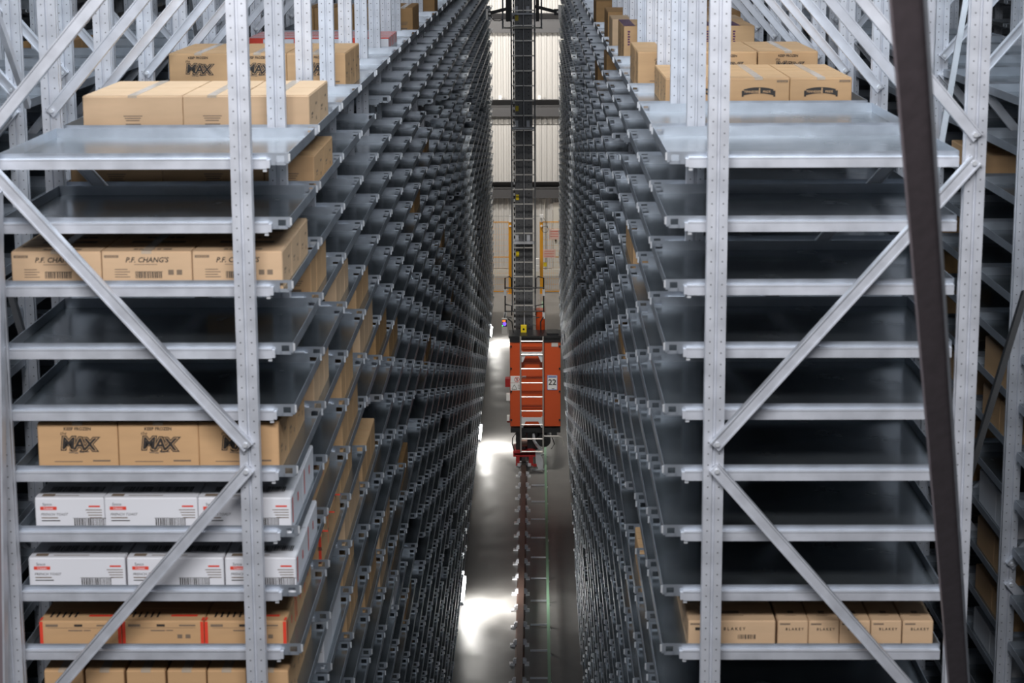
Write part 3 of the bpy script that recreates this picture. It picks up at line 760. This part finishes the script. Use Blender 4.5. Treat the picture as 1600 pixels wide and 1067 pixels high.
# lifting carriage high on the mast
cg = MB()
cg.box(-.56, -.47, Ym-.35, Ym+.1, H-1.9, H-1.45).box(.0, .06, Ym-.35, Ym+.1, H-1.9, H-1.45)
cg.bar((-.90, Ym-.4, H-1.75), (-.45, Ym-.4, H-1.64), .06, .08, 0).bar((.42, Ym-.4, H-1.73), (-.02, Ym-.4, H-1.62), .06, .08, 0)
cg.box(-.92, -.83, Ym-.45, Ym-.35, H-1.80, H-1.70).box(.34, .45, Ym-.45, Ym-.35, H-1.78, H-1.67)
cpart('lifting_carriage', cg, blackm)
cpart('carriage_roller', MB().tube([(-.86, Ym-.46, H-1.75), (-.86, Ym-.45, H-1.75)], .022, 12).tube([(.41, Ym-.46, H-1.72), (.41, Ym-.45, H-1.72)], .022, 12), alu)
cpart('carriage_strut', MB().box(-.632, -.602, Ym-.4, Ym-.37, H-2.03, H-.9).box(.090, .120, Ym-.4, Ym-.37, H-2.03, H-.9), darkst)
cpart('carriage_crossbar', MB().box(-.60, .10, Ym-.38, Ym-.35, H-2.03, H-2.0), plinthm)
cpart('carriage_fork', MB().box(.42, .47, Ym-.5, Ym-.3, H-1.83, H-1.60).box(-.93, -.89, Ym-.5, Ym-.3, H-1.86, H-1.66), alu)
cpart('carriage_hose', MB().tube([(-.84, Ym-.45, H-1.80), (-.78, Ym-.45, H-1.87), (-.68, Ym-.45, H-1.88), (-.62, Ym-.4, H-1.86)], .009, 6), rubber)
cpart('carriage_platform', MB().box(-.92, .46, Ym+.3, Ym+1.1, H-1.50, H-1.44), plinthm)

# ------------------------------------------------------------------ safety fence at the aisle end
Yf = 58.0
fe = empty('safety_fence', (-.3, Yf, 0), 'yellow mesh safety fence across the far end of the aisle', 'fence')
def fpart(name, mb, mats): return put(name, mb.mesh(name, mats), fe, (.3, -Yf, 0))
for x in (-.74, .145):
    fpart('fence_post', MB().box(x-.045, x+.045, Yf-.05, Yf+.05, .0, H-8.44).box(x-.08, x+.08, Yf-.07, Yf+.07, 0, .012), yellow)
    fpart('post_reflector', MB().tube([(x, Yf-.07, H-8.55), (x, Yf-.05, H-8.55)], .03, 10).box(x-.025, x+.025, Yf-.06, Yf-.03, H-8.44, H-8.25), whiteink)
for x0, x1 in ((-2.6, -.785), (.19, 2.6)):
    for z in (H-8.445, H-9.45, .06): fpart('fence_rail', MB().box(x0, x1, Yf-.012, Yf+.012, z-.012, z+.012), yellow)
    m = MB(); x = x0
    while x < x1: m.box(x, x+.004, Yf-.002, Yf+.002, .06, H-8.45); x += .06
    z = .1
    while z < H-8.46: m.box(x0, x1, Yf-.002, Yf+.002, z, z+.004); z += .16
    fpart('wire_mesh', m, yellow)['kind'] = 'stuff'
fpart('gate_switch', MB().box(.10, .20, Yf-.1, Yf-.04, H-8.32, H-8.22), whiteink)
fpart('trip_wire', MB().tube([(-2.5, Yf-.03, H-8.27), (.10, Yf-.07, H-8.27)], .006, 6), darkst)
o = part('coiled_cable', MB().tube([(.20+.09*math.cos(t)+.05, Yf-.12, H-8.64+.09*math.sin(t)) for t in [i*math.pi/6 for i in range(13)]], .007, 6).tube([(.2, Yf-.12, H-8.3), (.27, Yf-.12, H-8.4), (.33, Yf-.12, H-8.6)], .006, 6), rubber); tag(o, 'black cable coiled beside the right yellow fence post', 'cable')
for (x0, x1, z0, z1, lb) in ((.365, .66, H-8.93, H-8.65, 'upper pink notice board on the fence at the right'), (.19, .545, H-9.46, H-9.22, 'lower pink notice board on the fence beside the right post')):
    o = part('notice_board', MB().box(x0, x1, Yf-.075, Yf-.06, z0, z1), pinks); tag(o, lb, 'sign', 'pink notice boards on the fence')
    t = MB()
    for i in range(3): rect(t, x0+.04, x1-.04, z1-.06-i*.07, z1-.05-i*.07, Yf-.0765, 0)
    part('notice_print', t, redink, o)
o = part('junction_box', MB().cbox(-.03, .08, Yf-.12, Yf-.03, H-9.63, H-9.475, .005).cbox(-.03, .08, Yf-.12, Yf-.03, H-9.846, H-9.66, .005), whiteink); tag(o, 'pair of white boxes fixed left of the right yellow post', 'box')
o = part('warning_sign', MB().box(.20, .30, Yf-.04, Yf-.028, H-9.72, H-9.60), lemon); tag(o, 'small yellow square sign low on the fence', 'sign')
o = part('wall_conduit', MB().box(.24, .26, YW-.10, YW-.04, .25, 2.3).box(.16, .28, YW-.12, YW-.04, 2.24, 2.33), plinthm); tag(o, 'thin conduit with a small box running up the back wall', 'conduit')
for x in (-1.05, .10):
    o = part('wall_lamp', MB().tube([(x, YW-.30, 5.36), (x, YW-.24, 5.36)], .05, 12).box(x-.05, x+.05, YW-.3, YW-.04, 5.28, 5.31), whiteink); tag(o, 'small white fitting on the dark wall beam %s the mast' % ('left of' if x < 0 else 'right of'), 'fitting', 'white fittings on the wall beam')
